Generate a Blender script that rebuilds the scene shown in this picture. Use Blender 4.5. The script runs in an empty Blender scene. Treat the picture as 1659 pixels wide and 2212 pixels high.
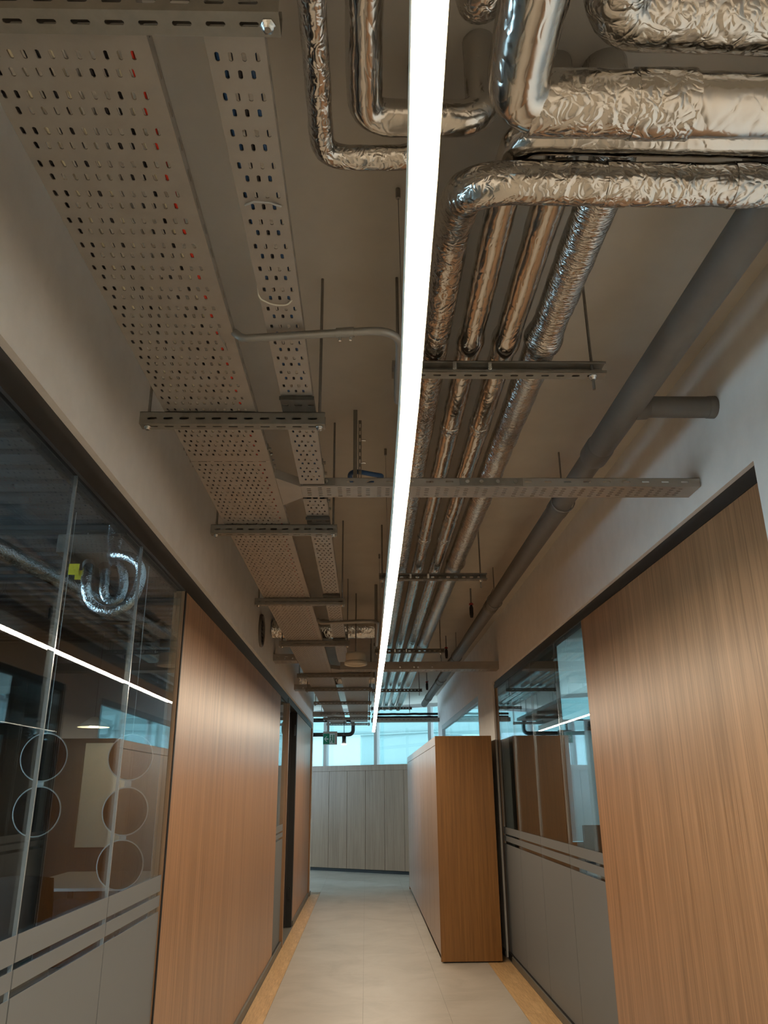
import bpy, math, random
from mathutils import Vector, Matrix, noise
random.seed(7)
PI = math.pi
sc = bpy.context.scene
C = sc.collection

# ------------------------------------------------------------------ camera
FPX = 1682.06
cam = bpy.data.cameras.new('camera')
cam.sensor_fit = 'HORIZONTAL'; cam.sensor_width = 36.0
cam.lens = FPX / 1659.0 * 36.0
cam.clip_start = 0.05; cam.clip_end = 200
co = bpy.data.objects.new('camera', cam); C.objects.link(co)
# rows: world axes expressed in camera (x right, y down, z forward)
EX = Vector((0.99972, 0.0, 0.0236))
EY = Vector((-0.0221, 0.33546, 0.94179)).normalized()
EZ = Vector((-0.00787, -0.94204, 0.33537)).normalized()
EX = EY.cross(EZ).normalized()
right = Vector((EX.x, EY.x, EZ.x)); down = Vector((EX.y, EY.y, EZ.y)); fwd = Vector((EX.z, EY.z, EZ.z))
co.matrix_world = Matrix(((right.x, -down.x, -fwd.x, 0), (right.y, -down.y, -fwd.y, 0), (right.z, -down.z, -fwd.z, 1.5), (0, 0, 0, 1)))
sc.camera = co

# ------------------------------------------------------------------ world / exposure
w = bpy.data.worlds.new('world'); sc.world = w; w.use_nodes = True
bgn = w.node_tree.nodes['Background']
bgn.inputs['Color'].default_value = (0.66, 0.83, 1.0, 1); bgn.inputs['Strength'].default_value = 4.8
vs = sc.view_settings
vs.view_transform = 'Standard'; vs.look = 'None'; vs.gamma = 1.0; vs.use_curve_mapping = False
vs.exposure = 0.74
LED_STRENGTH = 62.0
sc.cycles.use_denoising = True
sc.cycles.max_bounces = 6; sc.cycles.diffuse_bounces = 3; sc.cycles.glossy_bounces = 3
sc.cycles.adaptive_threshold = 0.03
sc.cycles.transparent_max_bounces = 10
sc.cycles.use_light_tree = False; sc.cycles.caustics_reflective = False; sc.cycles.caustics_refractive = False
sc.cycles.sample_clamp_indirect = 6.0

# ------------------------------------------------------------------ materials
M = {}
def mat(name, base, rough=0.5, metal=0.0, spec=0.5):
    m = bpy.data.materials.new(name); m.use_nodes = True
    b = m.node_tree.nodes['Principled BSDF']
    b.inputs['Base Color'].default_value = (*base, 1); b.inputs['Roughness'].default_value = rough
    b.inputs['Metallic'].default_value = metal; b.inputs['Specular IOR Level'].default_value = spec
    M[name] = m
    return m
def N(m, t, **kw):
    n = m.node_tree.nodes.new(t)
    for k, v in kw.items():
        if k in n.inputs: n.inputs[k].default_value = v
        else: setattr(n, k, v)
    return n
def L(m, a, b): m.node_tree.links.new(a, b)
def P(m): return m.node_tree.nodes['Principled BSDF']
def coords(m, scale=(1, 1, 1), rot=(0, 0, 0)):
    tc = N(m, 'ShaderNodeTexCoord'); mp = N(m, 'ShaderNodeMapping')
    mp.inputs['Scale'].default_value = scale; mp.inputs['Rotation'].default_value = rot
    L(m, tc.outputs['Object'], mp.inputs['Vector']); return mp.outputs['Vector']
def ramp(m, fac, stops):
    r = N(m, 'ShaderNodeValToRGB'); els = r.color_ramp.elements
    while len(els) < len(stops): els.new(0.5)
    for e, (p, c) in zip(els, stops): e.position = p; e.color = (*c, 1)
    L(m, fac, r.inputs['Fac']); return r.outputs['Color']
def bump(m, h, strength, dist=0.01):
    b = N(m, 'ShaderNodeBump'); b.inputs['Strength'].default_value = strength; b.inputs['Distance'].default_value = dist
    L(m, h, b.inputs['Height']); L(m, b.outputs['Normal'], P(m).inputs['Normal'])
def tint(name, base, var, scale, rough, metal=0.0, bmp=0.0, sc3=(1, 1, 1)):
    m = mat(name, base, rough, metal)
    n = N(m, 'ShaderNodeTexNoise', Scale=scale, Detail=5.0, Roughness=0.6)
    L(m, coords(m, sc3), n.inputs['Vector'])
    lo = tuple(c * (1 - var) for c in base); hi = tuple(min(1, c * (1 + var)) for c in base)
    L(m, ramp(m, n.outputs['Fac'], [(0.3, lo), (0.7, hi)]), P(m).inputs['Base Color'])
    if bmp: bump(m, n.outputs['Fac'], bmp, 0.004)
    return m
tint('paint', (0.87, 0.85, 0.82), 0.04, 9, 0.75, bmp=0.05)
tint('ceiling_paint', (0.62, 0.575, 0.50), 0.05, 4, 0.85, bmp=0.08)
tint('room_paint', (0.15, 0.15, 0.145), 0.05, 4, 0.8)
tint('deck', (0.055, 0.055, 0.055), 0.1, 6, 0.8)
tint('cream', (0.75, 0.70, 0.56), 0.04, 5, 0.7)
tint('tray', (0.365, 0.33, 0.285), 0.06, 14, 0.42, 0.35)
tint('strut', (0.235, 0.215, 0.18), 0.10, 30, 0.45, 0.3)
tint('rod', (0.30, 0.29, 0.27), 0.10, 60, 0.38, 0.9)
tint('bracket_shaded', (0.085, 0.08, 0.07), 0.1, 20, 0.45, 0.3)  # strut steel darkened: shade on the downward-facing plates put into the colour
mat('bolt', (0.66, 0.66, 0.64), 0.25, 1.0)
tint('pipe_grey', (0.155, 0.142, 0.125), 0.06, 12, 0.5)
tint('conduit', (0.30, 0.285, 0.255), 0.05, 20, 0.4, 0.5)
tint('rail', (0.022, 0.020, 0.019), 0.15, 20, 0.45)
mat('black', (0.010, 0.010, 0.010), 0.5)
mat('rubber', (0.02, 0.02, 0.022), 0.6)
mat('seal', (0.50, 0.56, 0.60), 0.15, 0.6)
tint('skirting', (0.12, 0.115, 0.10), 0.1, 10, 0.5)
mat('plastic_white', (0.74, 0.71, 0.60), 0.4)
mat('plastic_grey', (0.42, 0.42, 0.40), 0.5)
mat('cable_red', (0.75, 0.04, 0.015), 0.4)
mat('cable_black', (0.012, 0.012, 0.016), 0.45)
mat('cable_white', (0.72, 0.66, 0.48), 0.45)
mat('cable_blue', (0.03, 0.09, 0.22), 0.5)
mat('yellow', (0.75, 0.60, 0.02), 0.5)
mat('red', (0.30, 0.015, 0.015), 0.4)
mat('sign_green', (0.0, 0.27, 0.17), 0.4)
mat('sign_pale', (0.62, 0.86, 0.90), 0.4)
tint('fabric_dark', (0.030, 0.024, 0.021), 0.2, 60, 0.9)
mat('table_white', (0.68, 0.66, 0.62), 0.35)
mat('rim', (0.40, 0.42, 0.40), 0.4)
mat('plastic_film', (0.45, 0.44, 0.42), 0.12)

def wood(name, dark, light, rough=0.38, s=1.0, horiz=None):
    m = mat(name, light, rough)
    scale = (38 * s, 38 * s, 0.9 * s) if horiz is None else horiz
    v = coords(m, scale)
    a = N(m, 'ShaderNodeTexNoise', Scale=1.0, Detail=3.0, Roughness=0.55, Distortion=0.5); L(m, v, a.inputs['Vector'])
    v2 = coords(m, tuple(c * 5.5 if i < 2 else c * 2.2 for i, c in enumerate(scale)))
    b = N(m, 'ShaderNodeTexNoise', Scale=1.0, Detail=6.0, Roughness=0.7); L(m, v2, b.inputs['Vector'])
    v3 = coords(m, tuple(c * 0.12 for c in scale))
    g = N(m, 'ShaderNodeTexNoise', Scale=1.0, Detail=2.0); L(m, v3, g.inputs['Vector'])
    x = N(m, 'ShaderNodeMath', operation='MULTIPLY'); x.inputs[1].default_value = 0.55; L(m, b.outputs['Fac'], x.inputs[0])
    y = N(m, 'ShaderNodeMath', operation='MULTIPLY_ADD'); y.inputs[1].default_value = 0.30; L(m, a.outputs['Fac'], y.inputs[0]); L(m, x.outputs[0], y.inputs[2])
    z = N(m, 'ShaderNodeMath', operation='MULTIPLY_ADD'); z.inputs[1].default_value = 0.15; L(m, g.outputs['Fac'], z.inputs[0]); L(m, y.outputs[0], z.inputs[2])
    mid = tuple((p + q) / 2 for p, q in zip(dark, light))
    L(m, ramp(m, z.outputs[0], [(0.40, dark), (0.49, mid), (0.58, light)]), P(m).inputs['Base Color'])
    bump(m, b.outputs['Fac'], 0.12, 0.002)
    return m
wood('veneer', (0.212, 0.112, 0.053), (0.42, 0.230, 0.119), 0.36)
wood('cab_wood', (0.162, 0.070, 0.016), (0.278, 0.128, 0.032), 0.36)
wood('cab_front', (0.24, 0.150, 0.092), (0.375, 0.250, 0.165), 0.33)
wood('jamb_wood', (0.20, 0.10, 0.045), (0.30, 0.17, 0.085), 0.36)
wood('plank', (0.40, 0.245, 0.110), (0.62, 0.41, 0.20), 0.42, horiz=(14, 1.2, 14))

m = mat('tile', (0.40, 0.365, 0.315), 0.42)
n1 = N(m, 'ShaderNodeTexNoise', Scale=2.2, Detail=8.0, Roughness=0.62, Distortion=0.6)
tcw = N(m, 'ShaderNodeNewGeometry'); L(m, tcw.outputs['Position'], n1.inputs['Vector'])
L(m, ramp(m, n1.outputs['Fac'], [(0.28, (0.330, 0.295, 0.245)), (0.52, (0.405, 0.365, 0.310)), (0.75, (0.455, 0.415, 0.36))]), P(m).inputs['Base Color'])
bump(m, n1.outputs['Fac'], 0.04, 0.002)

def foil(name, scale, stretch, rough, strength, base=(0.62, 0.595, 0.555), low=0.5, cr=0.35):
    """crumpled foil: soft dents plus thin sharp creases (zero lines of two noises)"""
    m = mat(name, base, rough, 1.0)
    v = coords(m, stretch)
    lo = N(m, 'ShaderNodeTexNoise', Scale=scale * 0.45, Detail=2.0, Roughness=0.5, Distortion=0.4); L(m, v, lo.inputs['Vector'])
    acc = N(m, 'ShaderNodeMath', operation='MULTIPLY'); acc.inputs[1].default_value = low; L(m, lo.outputs['Fac'], acc.inputs[0])
    prev = acc.outputs[0]
    for k, (sc_, wt) in enumerate(((1.0, cr), (2.1, cr * 0.5))):
        a = N(m, 'ShaderNodeTexNoise', Scale=scale * sc_, Detail=1.0, Roughness=0.4, Distortion=0.9); L(m, v, a.inputs['Vector'])
        d = N(m, 'ShaderNodeMath', operation='SUBTRACT'); d.inputs[1].default_value = 0.5; L(m, a.outputs['Fac'], d.inputs[0])
        e = N(m, 'ShaderNodeMath', operation='ABSOLUTE'); L(m, d.outputs[0], e.inputs[0])
        f = N(m, 'ShaderNodeMath', operation='MULTIPLY'); f.inputs[1].default_value = 7.0; f.use_clamp = True; L(m, e.outputs[0], f.inputs[0])
        g = N(m, 'ShaderNodeMath', operation='MULTIPLY_ADD'); g.inputs[1].default_value = wt; L(m, f.outputs[0], g.inputs[0]); L(m, prev, g.inputs[2]); prev = g.outputs[0]
    bump(m, prev, strength, 0.012)
    r = N(m, 'ShaderNodeMapRange'); r.inputs['To Min'].default_value = rough * 0.75; r.inputs['To Max'].default_value = rough * 1.4
    L(m, lo.outputs['Fac'], r.inputs['Value']); L(m, r.outputs[0], P(m).inputs['Roughness'])
    return m
foil('foil', 17, (1, 1, 1), 0.17, 0.42)
foil('foil_ring', 15, (1.0, 4.0, 1.0), 0.17, 0.45)
foil('foil_smooth', 9, (1.3, 0.8, 1.3), 0.15, 0.30, cr=0.22)
foil('foil_loop', 34, (1, 1, 1), 0.18, 0.4, (0.70, 0.76, 0.78))

# clear glass: straight-through plus a Schlick mirror term that is the same from both faces
def glass(name, tintc):
    m = bpy.data.materials.new(name); m.use_nodes = True; M[name] = m
    nt = m.node_tree; nt.nodes.clear()
    out = N(m, 'ShaderNodeOutputMaterial'); mix = N(m, 'ShaderNodeMixShader')
    tr = N(m, 'ShaderNodeBsdfTransparent'); tr.inputs['Color'].default_value = (*tintc, 1)
    gl = N(m, 'ShaderNodeBsdfGlossy'); gl.inputs['Roughness'].default_value = 0.0; gl.inputs['Color'].default_value = (0.95, 0.98, 1, 1)
    ge = N(m, 'ShaderNodeNewGeometry')
    dt = N(m, 'ShaderNodeVectorMath', operation='DOT_PRODUCT'); L(m, ge.outputs['Incoming'], dt.inputs[0]); L(m, ge.outputs['Normal'], dt.inputs[1])
    ab = N(m, 'ShaderNodeMath', operation='ABSOLUTE'); L(m, dt.outputs['Value'], ab.inputs[0])
    om = N(m, 'ShaderNodeMath', operation='SUBTRACT'); om.inputs[0].default_value = 1.0; L(m, ab.outputs[0], om.inputs[1])
    pw = N(m, 'ShaderNodeMath', operation='POWER'); pw.inputs[1].default_value = 5.0; L(m, om.outputs[0], pw.inputs[0])
    ma = N(m, 'ShaderNodeMath', operation='MULTIPLY_ADD'); ma.inputs[1].default_value = 0.95; ma.inputs[2].default_value = 0.05; L(m, pw.outputs[0], ma.inputs[0])
    L(m, ma.outputs[0], mix.inputs['Fac']); L(m, tr.outputs[0], mix.inputs[1]); L(m, gl.outputs[0], mix.inputs[2]); L(m, mix.outputs[0], out.inputs['Surface'])
glass('glass', (0.90, 0.94, 0.94))
glass('glass_window', (0.90, 0.97, 0.98))
glass('glass_smoked', (0.35, 0.30, 0.27))

def film(name, base, thru):
    m = bpy.data.materials.new(name); m.use_nodes = True; M[name] = m
    nt = m.node_tree; nt.nodes.clear()
    out = N(m, 'ShaderNodeOutputMaterial'); mix = N(m, 'ShaderNodeMixShader'); mix.inputs['Fac'].default_value = thru
    d = N(m, 'ShaderNodeBsdfDiffuse'); d.inputs['Color'].default_value = (*base, 1)
    t = N(m, 'ShaderNodeBsdfTranslucent'); t.inputs['Color'].default_value = (*base, 1)
    g = N(m, 'ShaderNodeBsdfGlossy'); g.inputs['Roughness'].default_value = 0.25; g.inputs['Color'].default_value = (0.8, 0.85, 0.9, 1)
    mx2 = N(m, 'ShaderNodeMixShader'); mx2.inputs['Fac'].default_value = 0.08
    L(m, d.outputs[0], mix.inputs[1]); L(m, t.outputs[0], mix.inputs[2]); L(m, mix.outputs[0], mx2.inputs[1]); L(m, g.outputs[0], mx2.inputs[2])
    L(m, mx2.outputs[0], out.inputs['Surface'])
film('frost', (0.23, 0.24, 0.245), 0.3)
film('blind', (0.90, 0.97, 0.98), 0.7)
tint('facade', (0.100, 0.165, 0.152), 0.03, 0.8, 0.8)

def emit(name, col, s):
    m = bpy.data.materials.new(name); m.use_nodes = True; M[name] = m
    nt = m.node_tree; nt.nodes.clear()
    o = N(m, 'ShaderNodeOutputMaterial'); e = N(m, 'ShaderNodeEmission'); e.inputs['Color'].default_value = (*col, 1); e.inputs['Strength'].default_value = s
    L(m, e.outputs[0], o.inputs['Surface'])
emit('led', (1.0, 0.83, 0.62), LED_STRENGTH)
emit('lamp_glow', (1.0, 0.86, 0.62), 45.0)
emit('spot_glow', (1.0, 0.95, 0.85), 8.0)

# ------------------------------------------------------------------ mesh helpers
class B:
    def __init__(s): s.v = []; s.f = []; s.sm = []
    def add(s, vs_, fs, smooth=False):
        o = len(s.v); s.v += [tuple(q) for q in vs_]; s.f += [tuple(i + o for i in f) for f in fs]; s.sm += [smooth] * len(fs); return s
    def box(s, x0, x1, y0, y1, z0, z1):
        v = [(x0, y0, z0), (x1, y0, z0), (x1, y1, z0), (x0, y1, z0), (x0, y0, z1), (x1, y0, z1), (x1, y1, z1), (x0, y1, z1)]
        return s.add(v, [(0, 3, 2, 1), (4, 5, 6, 7), (0, 1, 5, 4), (1, 2, 6, 5), (2, 3, 7, 6), (3, 0, 4, 7)])
    def bevbox(s, x0, x1, y0, y1, z0, z1, c=0.002):
        # box with chamfered edges
        vs_ = []; X = (x0, x1); Y = (y0, y1); Z = (z0, z1); idx = {}
        for i in (0, 1):
            for j in (0, 1):
                for k in (0, 1):
                    sx = c if i == 0 else -c; sy = c if j == 0 else -c; sz = c if k == 0 else -c
                    idx[i, j, k, 'x'] = len(vs_); vs_.append((X[i], Y[j] + sy, Z[k] + sz))
                    idx[i, j, k, 'y'] = len(vs_); vs_.append((X[i] + sx, Y[j], Z[k] + sz))
                    idx[i, j, k, 'z'] = len(vs_); vs_.append((X[i] + sx, Y[j] + sy, Z[k]))
        f = []
        for i in (0, 1): f.append([idx[i, a, b, 'x'] for a, b in ((0, 0), (1, 0), (1, 1), (0, 1))])
        for j in (0, 1): f.append([idx[a, j, b, 'y'] for a, b in ((0, 0), (1, 0), (1, 1), (0, 1))])
        for k in (0, 1): f.append([idx[a, b, k, 'z'] for a, b in ((0, 0), (1, 0), (1, 1), (0, 1))])
        for a in (0, 1):
            for b in (0, 1):
                f.append([idx[0, a, b, 'y'], idx[1, a, b, 'y'], idx[1, a, b, 'z'], idx[0, a, b, 'z']])
                f.append([idx[a, 0, b, 'x'], idx[a, 1, b, 'x'], idx[a, 1, b, 'z'], idx[a, 0, b, 'z']])
                f.append([idx[a, b, 0, 'x'], idx[a, b, 1, 'x'], idx[a, b, 1, 'y'], idx[a, b, 0, 'y']])
                for k in (0, 1): f.append([idx[a, b, k, 'x'], idx[a, b, k, 'y'], idx[a, b, k, 'z']])
        return s.add(vs_, f)
    def tube(s, pts, r, n=12, cap=True, wob=0.0, wscale=8.0, seed=0.0, ring=0.0):
        """sweep a circle along pts; r a number or a list; wob = relative noise on the radius"""
        pts = [Vector(p) for p in pts]; k = len(pts)
        rs = r if isinstance(r, (list, tuple)) else [r] * k
        t = [(pts[min(i + 1, k - 1)] - pts[max(i - 1, 0)]).normalized() for i in range(k)]
        up = Vector((0, 0, 1)) if abs(t[0].z) < 0.9 else Vector((0, 1, 0))
        u = t[0].cross(up).normalized(); V = []; F = []
        for i in range(k):
            u = (u - t[i] * u.dot(t[i])).normalized(); w_ = t[i].cross(u)
            for j in range(n):
                a = 2 * PI * j / n; d = u * math.cos(a) + w_ * math.sin(a); rr = rs[i]
                if wob:
                    q = pts[i] * wscale + d * 0.9 * wscale * rs[i] * 2 + Vector((seed, seed * 1.7, 0))
                    rr *= 1 + wob * noise.noise(q) + 0.5 * wob * noise.noise(q * 2.7) + ring * noise.noise(Vector((pts[i].x * 40, pts[i].y * 40, pts[i].z * 40)) + d * 0.8)
                V.append(pts[i] + d * rr)
        for i in range(k - 1):
            for j in range(n):
                j2 = (j + 1) % n; F.append((i * n + j, i * n + j2, (i + 1) * n + j2, (i + 1) * n + j))
        s.add(V, F, True)
        if cap: s.add([V[j] for j in range(n)], [tuple(range(n))[::-1]]); s.add([V[(k - 1) * n + j] for j in range(n)], [tuple(range(n))])
        return s
    def cyl(s, a, b, r, n=12, r2=None): return s.tube([a, b], [r, r if r2 is None else r2], n)
    def lathe(s, prof, c=(0, 0, 0), n=24):
        V = []; F = []; k = len(prof)
        for (r, z) in prof:
            for j in range(n): V.append((c[0] + r * math.cos(2 * PI * j / n), c[1] + r * math.sin(2 * PI * j / n), c[2] + z))
        for i in range(k - 1):
            for j in range(n): j2 = (j + 1) % n; F.append((i * n + j, i * n + j2, (i + 1) * n + j2, (i + 1) * n + j))
        return s.add(V, F, True)
    def prism(s, poly, axis, a, b):
        """extrude a 2d polygon between a and b along axis 'x','y' or 'z'"""
        def mk(p, q): return {'x': (q, p[0], p[1]), 'y': (p[0], q, p[1]), 'z': (p[0], p[1], q)}[axis]
        n = len(poly); V = [mk(p, a) for p in poly] + [mk(p, b) for p in poly]
        F = [tuple(range(n))[::-1], tuple(range(n, 2 * n))] + [(i, (i + 1) % n, n + (i + 1) % n, n + i) for i in range(n)]
        return s.add(V, F)
    def perf(s, W, rows, fr, t=0.002):
        """perforated sheet. rows: (y0, y1, [hole x], half width, half length). fr maps (x across, y along, h thickness) to a point"""
        V = []; F = []
        def pt(x, y, h=0): V.append(fr(x, y, h)); return len(V) - 1
        for row in rows:
            y0, y1, xs, hw, hl = row[:5]
            if not xs: F.append((pt(0, y0), pt(W, y0), pt(W, y1), pt(0, y1))); continue
            p = (xs[1] - xs[0]) if len(xs) > 1 else hw * 4
            ex = [xs[0] - p / 2] + [(xs[i] + xs[i + 1]) / 2 for i in range(len(xs) - 1)] + [xs[-1] + p / 2]
            ex[0] = max(ex[0], 0); ex[-1] = min(ex[-1], W)
            if ex[0] > 1e-5: F.append((pt(0, y0), pt(ex[0], y0), pt(ex[0], y1), pt(0, y1)))
            if ex[-1] < W - 1e-5: F.append((pt(ex[-1], y0), pt(W, y0), pt(W, y1), pt(ex[-1], y1)))
            cy = row[5] if len(row) > 5 else (y0 + y1) / 2; c = min(hw, hl) * 0.6
            for i, cx in enumerate(xs):
                a, b, cc, d = pt(ex[i], y0), pt(ex[i + 1], y0), pt(ex[i + 1], y1), pt(ex[i], y1)
                ho = [(-hw + c, -hl), (hw - c, -hl), (hw, -hl + c), (hw, hl - c), (hw - c, hl), (-hw + c, hl), (-hw, hl - c), (-hw, -hl + c)]
                h = [pt(cx + q, cy + r) for q, r in ho]; h2 = [pt(cx + q, cy + r, t) for q, r in ho]
                F += [(a, b, h[1], h[0]), (b, cc, h[4], h[3], h[2], h[1]), (cc, d, h[5], h[4]), (d, a, h[0], h[7], h[6], h[5])]
                F += [(h[k], h[(k + 1) % 8], h2[(k + 1) % 8], h2[k]) for k in range(8)]
        return s.add(V, F)

def smooth_path(pts, rad, step=0.03, seg=8):
    """polyline with rounded corners, resampled"""
    pts = [Vector(p) for p in pts]; out = [pts[0]]
    for i in range(1, len(pts) - 1):
        a, b, c = pts[i - 1], pts[i], pts[i + 1]
        r = min(rad, (a - b).length * 0.49, (c - b).length * 0.49)
        p0 = b + (a - b).normalized() * r; p1 = b + (c - b).normalized() * r
        for k in range(seg + 1):
            t = k / seg; out.append(p0 * (1 - t) ** 2 + b * 2 * t * (1 - t) + p1 * t * t)
    out.append(pts[-1])
    res = [out[0]]
    for a, b in zip(out, out[1:]):
        n = max(1, int((b - a).length / step))
        for k in range(1, n + 1): res.append(a.lerp(b, k / n))
    return res

def mesh(name, b, mt, off=(0, 0, 0)):
    me = bpy.data.meshes.new(name)
    me.from_pydata([(x - off[0], y - off[1], z - off[2]) for x, y, z in b.v], [], b.f)
    for p, sm_ in zip(me.polygons, b.sm): p.use_smooth = sm_
    for q in (mt if isinstance(mt, (list, tuple)) else [mt]): me.materials.append(M[q])
    me.update(); return me
def thing(name, label, cat, loc=(0, 0, 0), rotz=0.0, group=None):
    o = bpy.data.objects.new(name, None); C.objects.link(o); o.empty_display_size = 0.1
    o.location = loc; o.rotation_euler = (0, 0, rotz); o['label'] = label; o['category'] = cat
    if group: o['group'] = group
    return o
def part(name, b, mt, parent, local=False, label=None):
    """child mesh; b in world coordinates unless local"""
    off = (0, 0, 0)
    if not local:
        q = parent
        off = Vector((0, 0, 0))
        while q is not None: off += q.location; q = q.parent
    o = bpy.data.objects.new(name, mesh(name, b, mt, off)); C.objects.link(o); o.parent = parent
    if label: o['label'] = label
    return o
def solo(name, b, mt, label=None, cat=None, group=None, kind=None):
    xs = [v[0] for v in b.v]; ys = [v[1] for v in b.v]; zs = [v[2] for v in b.v]
    off = ((min(xs) + max(xs)) / 2, (min(ys) + max(ys)) / 2, min(zs))
    o = bpy.data.objects.new(name, mesh(name, b, mt, off)); C.objects.link(o); o.location = off
    if label: o['label'] = label
    if cat: o['category'] = cat
    if group: o['group'] = group
    if kind: o['kind'] = kind
    return o
def struct(name, b, mt): return solo(name, b, mt, kind='structure')
def copyobj(o, parent, loc=None):
    c = o.copy(); C.objects.link(c); c.parent = parent
    if loc is not None: c.location = loc
    return c

# ------------------------------------------------------------------ key planes
WL, WR = -0.85, 1.33        # plaster faces left / right
GL, GR = -0.885, 1.362      # glass planes
ZC = 3.13                   # ceiling
ZT = 2.62                   # underside of the cable trays

# ================================================================== STRUCTURE
floor = struct('floor', B().box(-6.5, 4.85, -4.35, 13.0, -0.2, -0.002).prism([(-6.5, 13.0), (4.85, 13.0), (4.85, 13.93), (-6.5, 20.76)], 'z', -0.2, -0.002), 'skirting')
def tilepiece(x0, x1, y0, y1): return B().bevbox(x0 + 0.0006, x1 - 0.0006, y0 + 0.0005, y1 - 0.0005, -0.002, 0.0008, 0.0004)
tw = 0.914
cols = [(-0.70, -0.02), (-0.02, 0.59), (0.59, 1.118)]
cols_far = [(-2.53, -1.92), (-1.92, -1.31), (-1.31, -0.70)]
tms = {c: mesh('floor_tile', tilepiece(0, c[1] - c[0], 0, tw), 'tile') for c in cols + cols_far}
y = 4.9
while y < 16.8:
    for k, c in enumerate(cols if y < 13.0 else cols + cols_far):
        o = bpy.data.objects.new('floor_tile', tms[c]); C.objects.link(o); o.parent = floor; o.location = Vector((c[0], y, 0)) - floor.location
    y += tw
part('floor_tile', tilepiece(-0.70, 1.118, -4.2, 4.9), 'tile', floor)
plm = mesh('floor_plank', B().bevbox(0.001, 0.149, 0.0012, 0.9188, -0.002, 0.0008, 0.0006), 'plank')
prm = mesh('floor_plank', B().bevbox(0.001, 0.211, 0.0012, 0.9188, -0.002, 0.0008, 0.0006), 'plank')
y = 4.2
while y < 12.7:
    o = bpy.data.objects.new('floor_plank', plm); C.objects.link(o); o.parent = floor; o.location = Vector((-0.85, y, 0)) - floor.location
    if y < 8.0:
        o = bpy.data.objects.new('floor_plank', prm); C.objects.link(o); o.parent = floor; o.location = Vector((1.118, y + 0.3, 0)) - floor.location
    y += 0.92
struct('ceiling', B().box(-6.5, 4.85, -4.35, 13.0, ZC, ZC + 0.2).prism([(-6.5, 13.0), (4.85, 13.0), (4.85, 13.93), (-6.5, 20.76)], 'z', ZC, ZC + 0.2), 'ceiling_paint')
b = B()
for k in range(43): b.box(-4.6, -1.0, 0.43 + k * 0.2, 0.53 + k * 0.2, ZC - 0.03, ZC - 0.001)
b.box(-4.6, -1.0, 0.43, 8.94, ZC - 0.0009, ZC - 0.0002)
struct('ceiling_room_left', b, 'deck')
# left plaster: bulkhead above the glazing, solid stretch behind the camera, end pier
b = B().box(-0.99, WL, -4.2, 13.10, 2.505, ZC)
b.box(-0.99, WL, -4.2, 0.70, 0, 2.505)
b.box(-0.99, WL, 12.90, 13.10, 0, 2.505)
struct('wall_left', b, 'paint')
b = B().box(WR, 1.47, -4.2, 2.43, 0, ZC)
b.box(WR, 1.47, 2.43, 8.29, 2.552, ZC)
b.box(WR, 1.47, 8.29, 9.40, 0, ZC)
b.box(WR, 1.47, 9.40, 14.05, 2.54, ZC); b.box(WR, 1.47, 9.40, 14.05, 0, 0.30)
b.box(WR, 1.47, 14.05, 14.75, 0, ZC)
struct('wall_right', b, 'paint')
# rooms either side
def glazed_wall(num, name, X0, X1, y0, y1, wins):
    # plain wall with strip windows; wins: (ya, yb, sill, n panes)
    b = B().box(X0, X1, y0, y1, 3.06, ZC); yy = y0
    for ya, yb, sill, n in wins:
        if ya > yy: b.box(X0, X1, yy, ya, 0, 3.06)
        b.box(X0, X1, ya, yb, 0, sill); yy = yb
    if yy < y1: b.box(X0, X1, yy, y1, 0, 3.06)
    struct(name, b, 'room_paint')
    f = B(); panes = []
    for ya, yb, sill, n in wins:
        f.box(X0 + 0.03, X1 - 0.03, ya, yb, sill, sill + 0.04).box(X0 + 0.03, X1 - 0.03, ya, yb, 3.02, 3.06)
        st = (yb - ya - 0.05) / n
        for k in range(n + 1): f.box(X0 + 0.03, X1 - 0.03, ya + k * st, ya + k * st + 0.05, sill + 0.04, 3.02)
        for k in range(n): panes.append((ya + k * st + 0.051, ya + (k + 1) * st - 0.001, sill + 0.041))
    wn = struct('window_%d' % num, f, 'plastic_grey'); xm = (X0 + X1) / 2
    for a, c, sl in panes: part('pane', B().box(xm - 0.005, xm + 0.005, a, c, sl, 3.019), 'glass_window', wn)
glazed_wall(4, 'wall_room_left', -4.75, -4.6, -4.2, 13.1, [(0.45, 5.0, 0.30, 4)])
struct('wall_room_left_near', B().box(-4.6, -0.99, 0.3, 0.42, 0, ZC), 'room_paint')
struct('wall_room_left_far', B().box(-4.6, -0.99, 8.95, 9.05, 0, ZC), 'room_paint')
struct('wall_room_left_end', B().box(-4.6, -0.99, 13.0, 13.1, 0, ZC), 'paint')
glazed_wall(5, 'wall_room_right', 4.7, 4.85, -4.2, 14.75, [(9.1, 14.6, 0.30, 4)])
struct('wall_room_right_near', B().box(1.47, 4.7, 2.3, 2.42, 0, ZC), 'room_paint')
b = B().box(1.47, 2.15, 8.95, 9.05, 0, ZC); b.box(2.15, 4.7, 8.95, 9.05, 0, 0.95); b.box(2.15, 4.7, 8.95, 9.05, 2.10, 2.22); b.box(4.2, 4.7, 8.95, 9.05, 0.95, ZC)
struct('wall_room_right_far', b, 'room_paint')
struct('wall_room_right_end', B().box(1.47, 4.7, 14.65, 14.75, 0, 0.6), 'paint')
# glazed far side of the right hand room: white blinds behind a dark frame
b = B()
for x0, x1 in ((2.15, 2.20), (4.16, 4.20)): b.box(x0, x1, 8.93, 9.07, 0.95, 3.1)
wn = struct('window_1', b, 'rail')
for i in range(6): part('blind', B().box(2.203 + i * 0.326, 2.525 + i * 0.326, 8.985, 8.993, 0.96, 2.098), 'blind', wn)
part('pane', B().box(2.20, 4.16, 8.995, 9.003, 2.222, 3.10), 'glass_window', wn)
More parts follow.
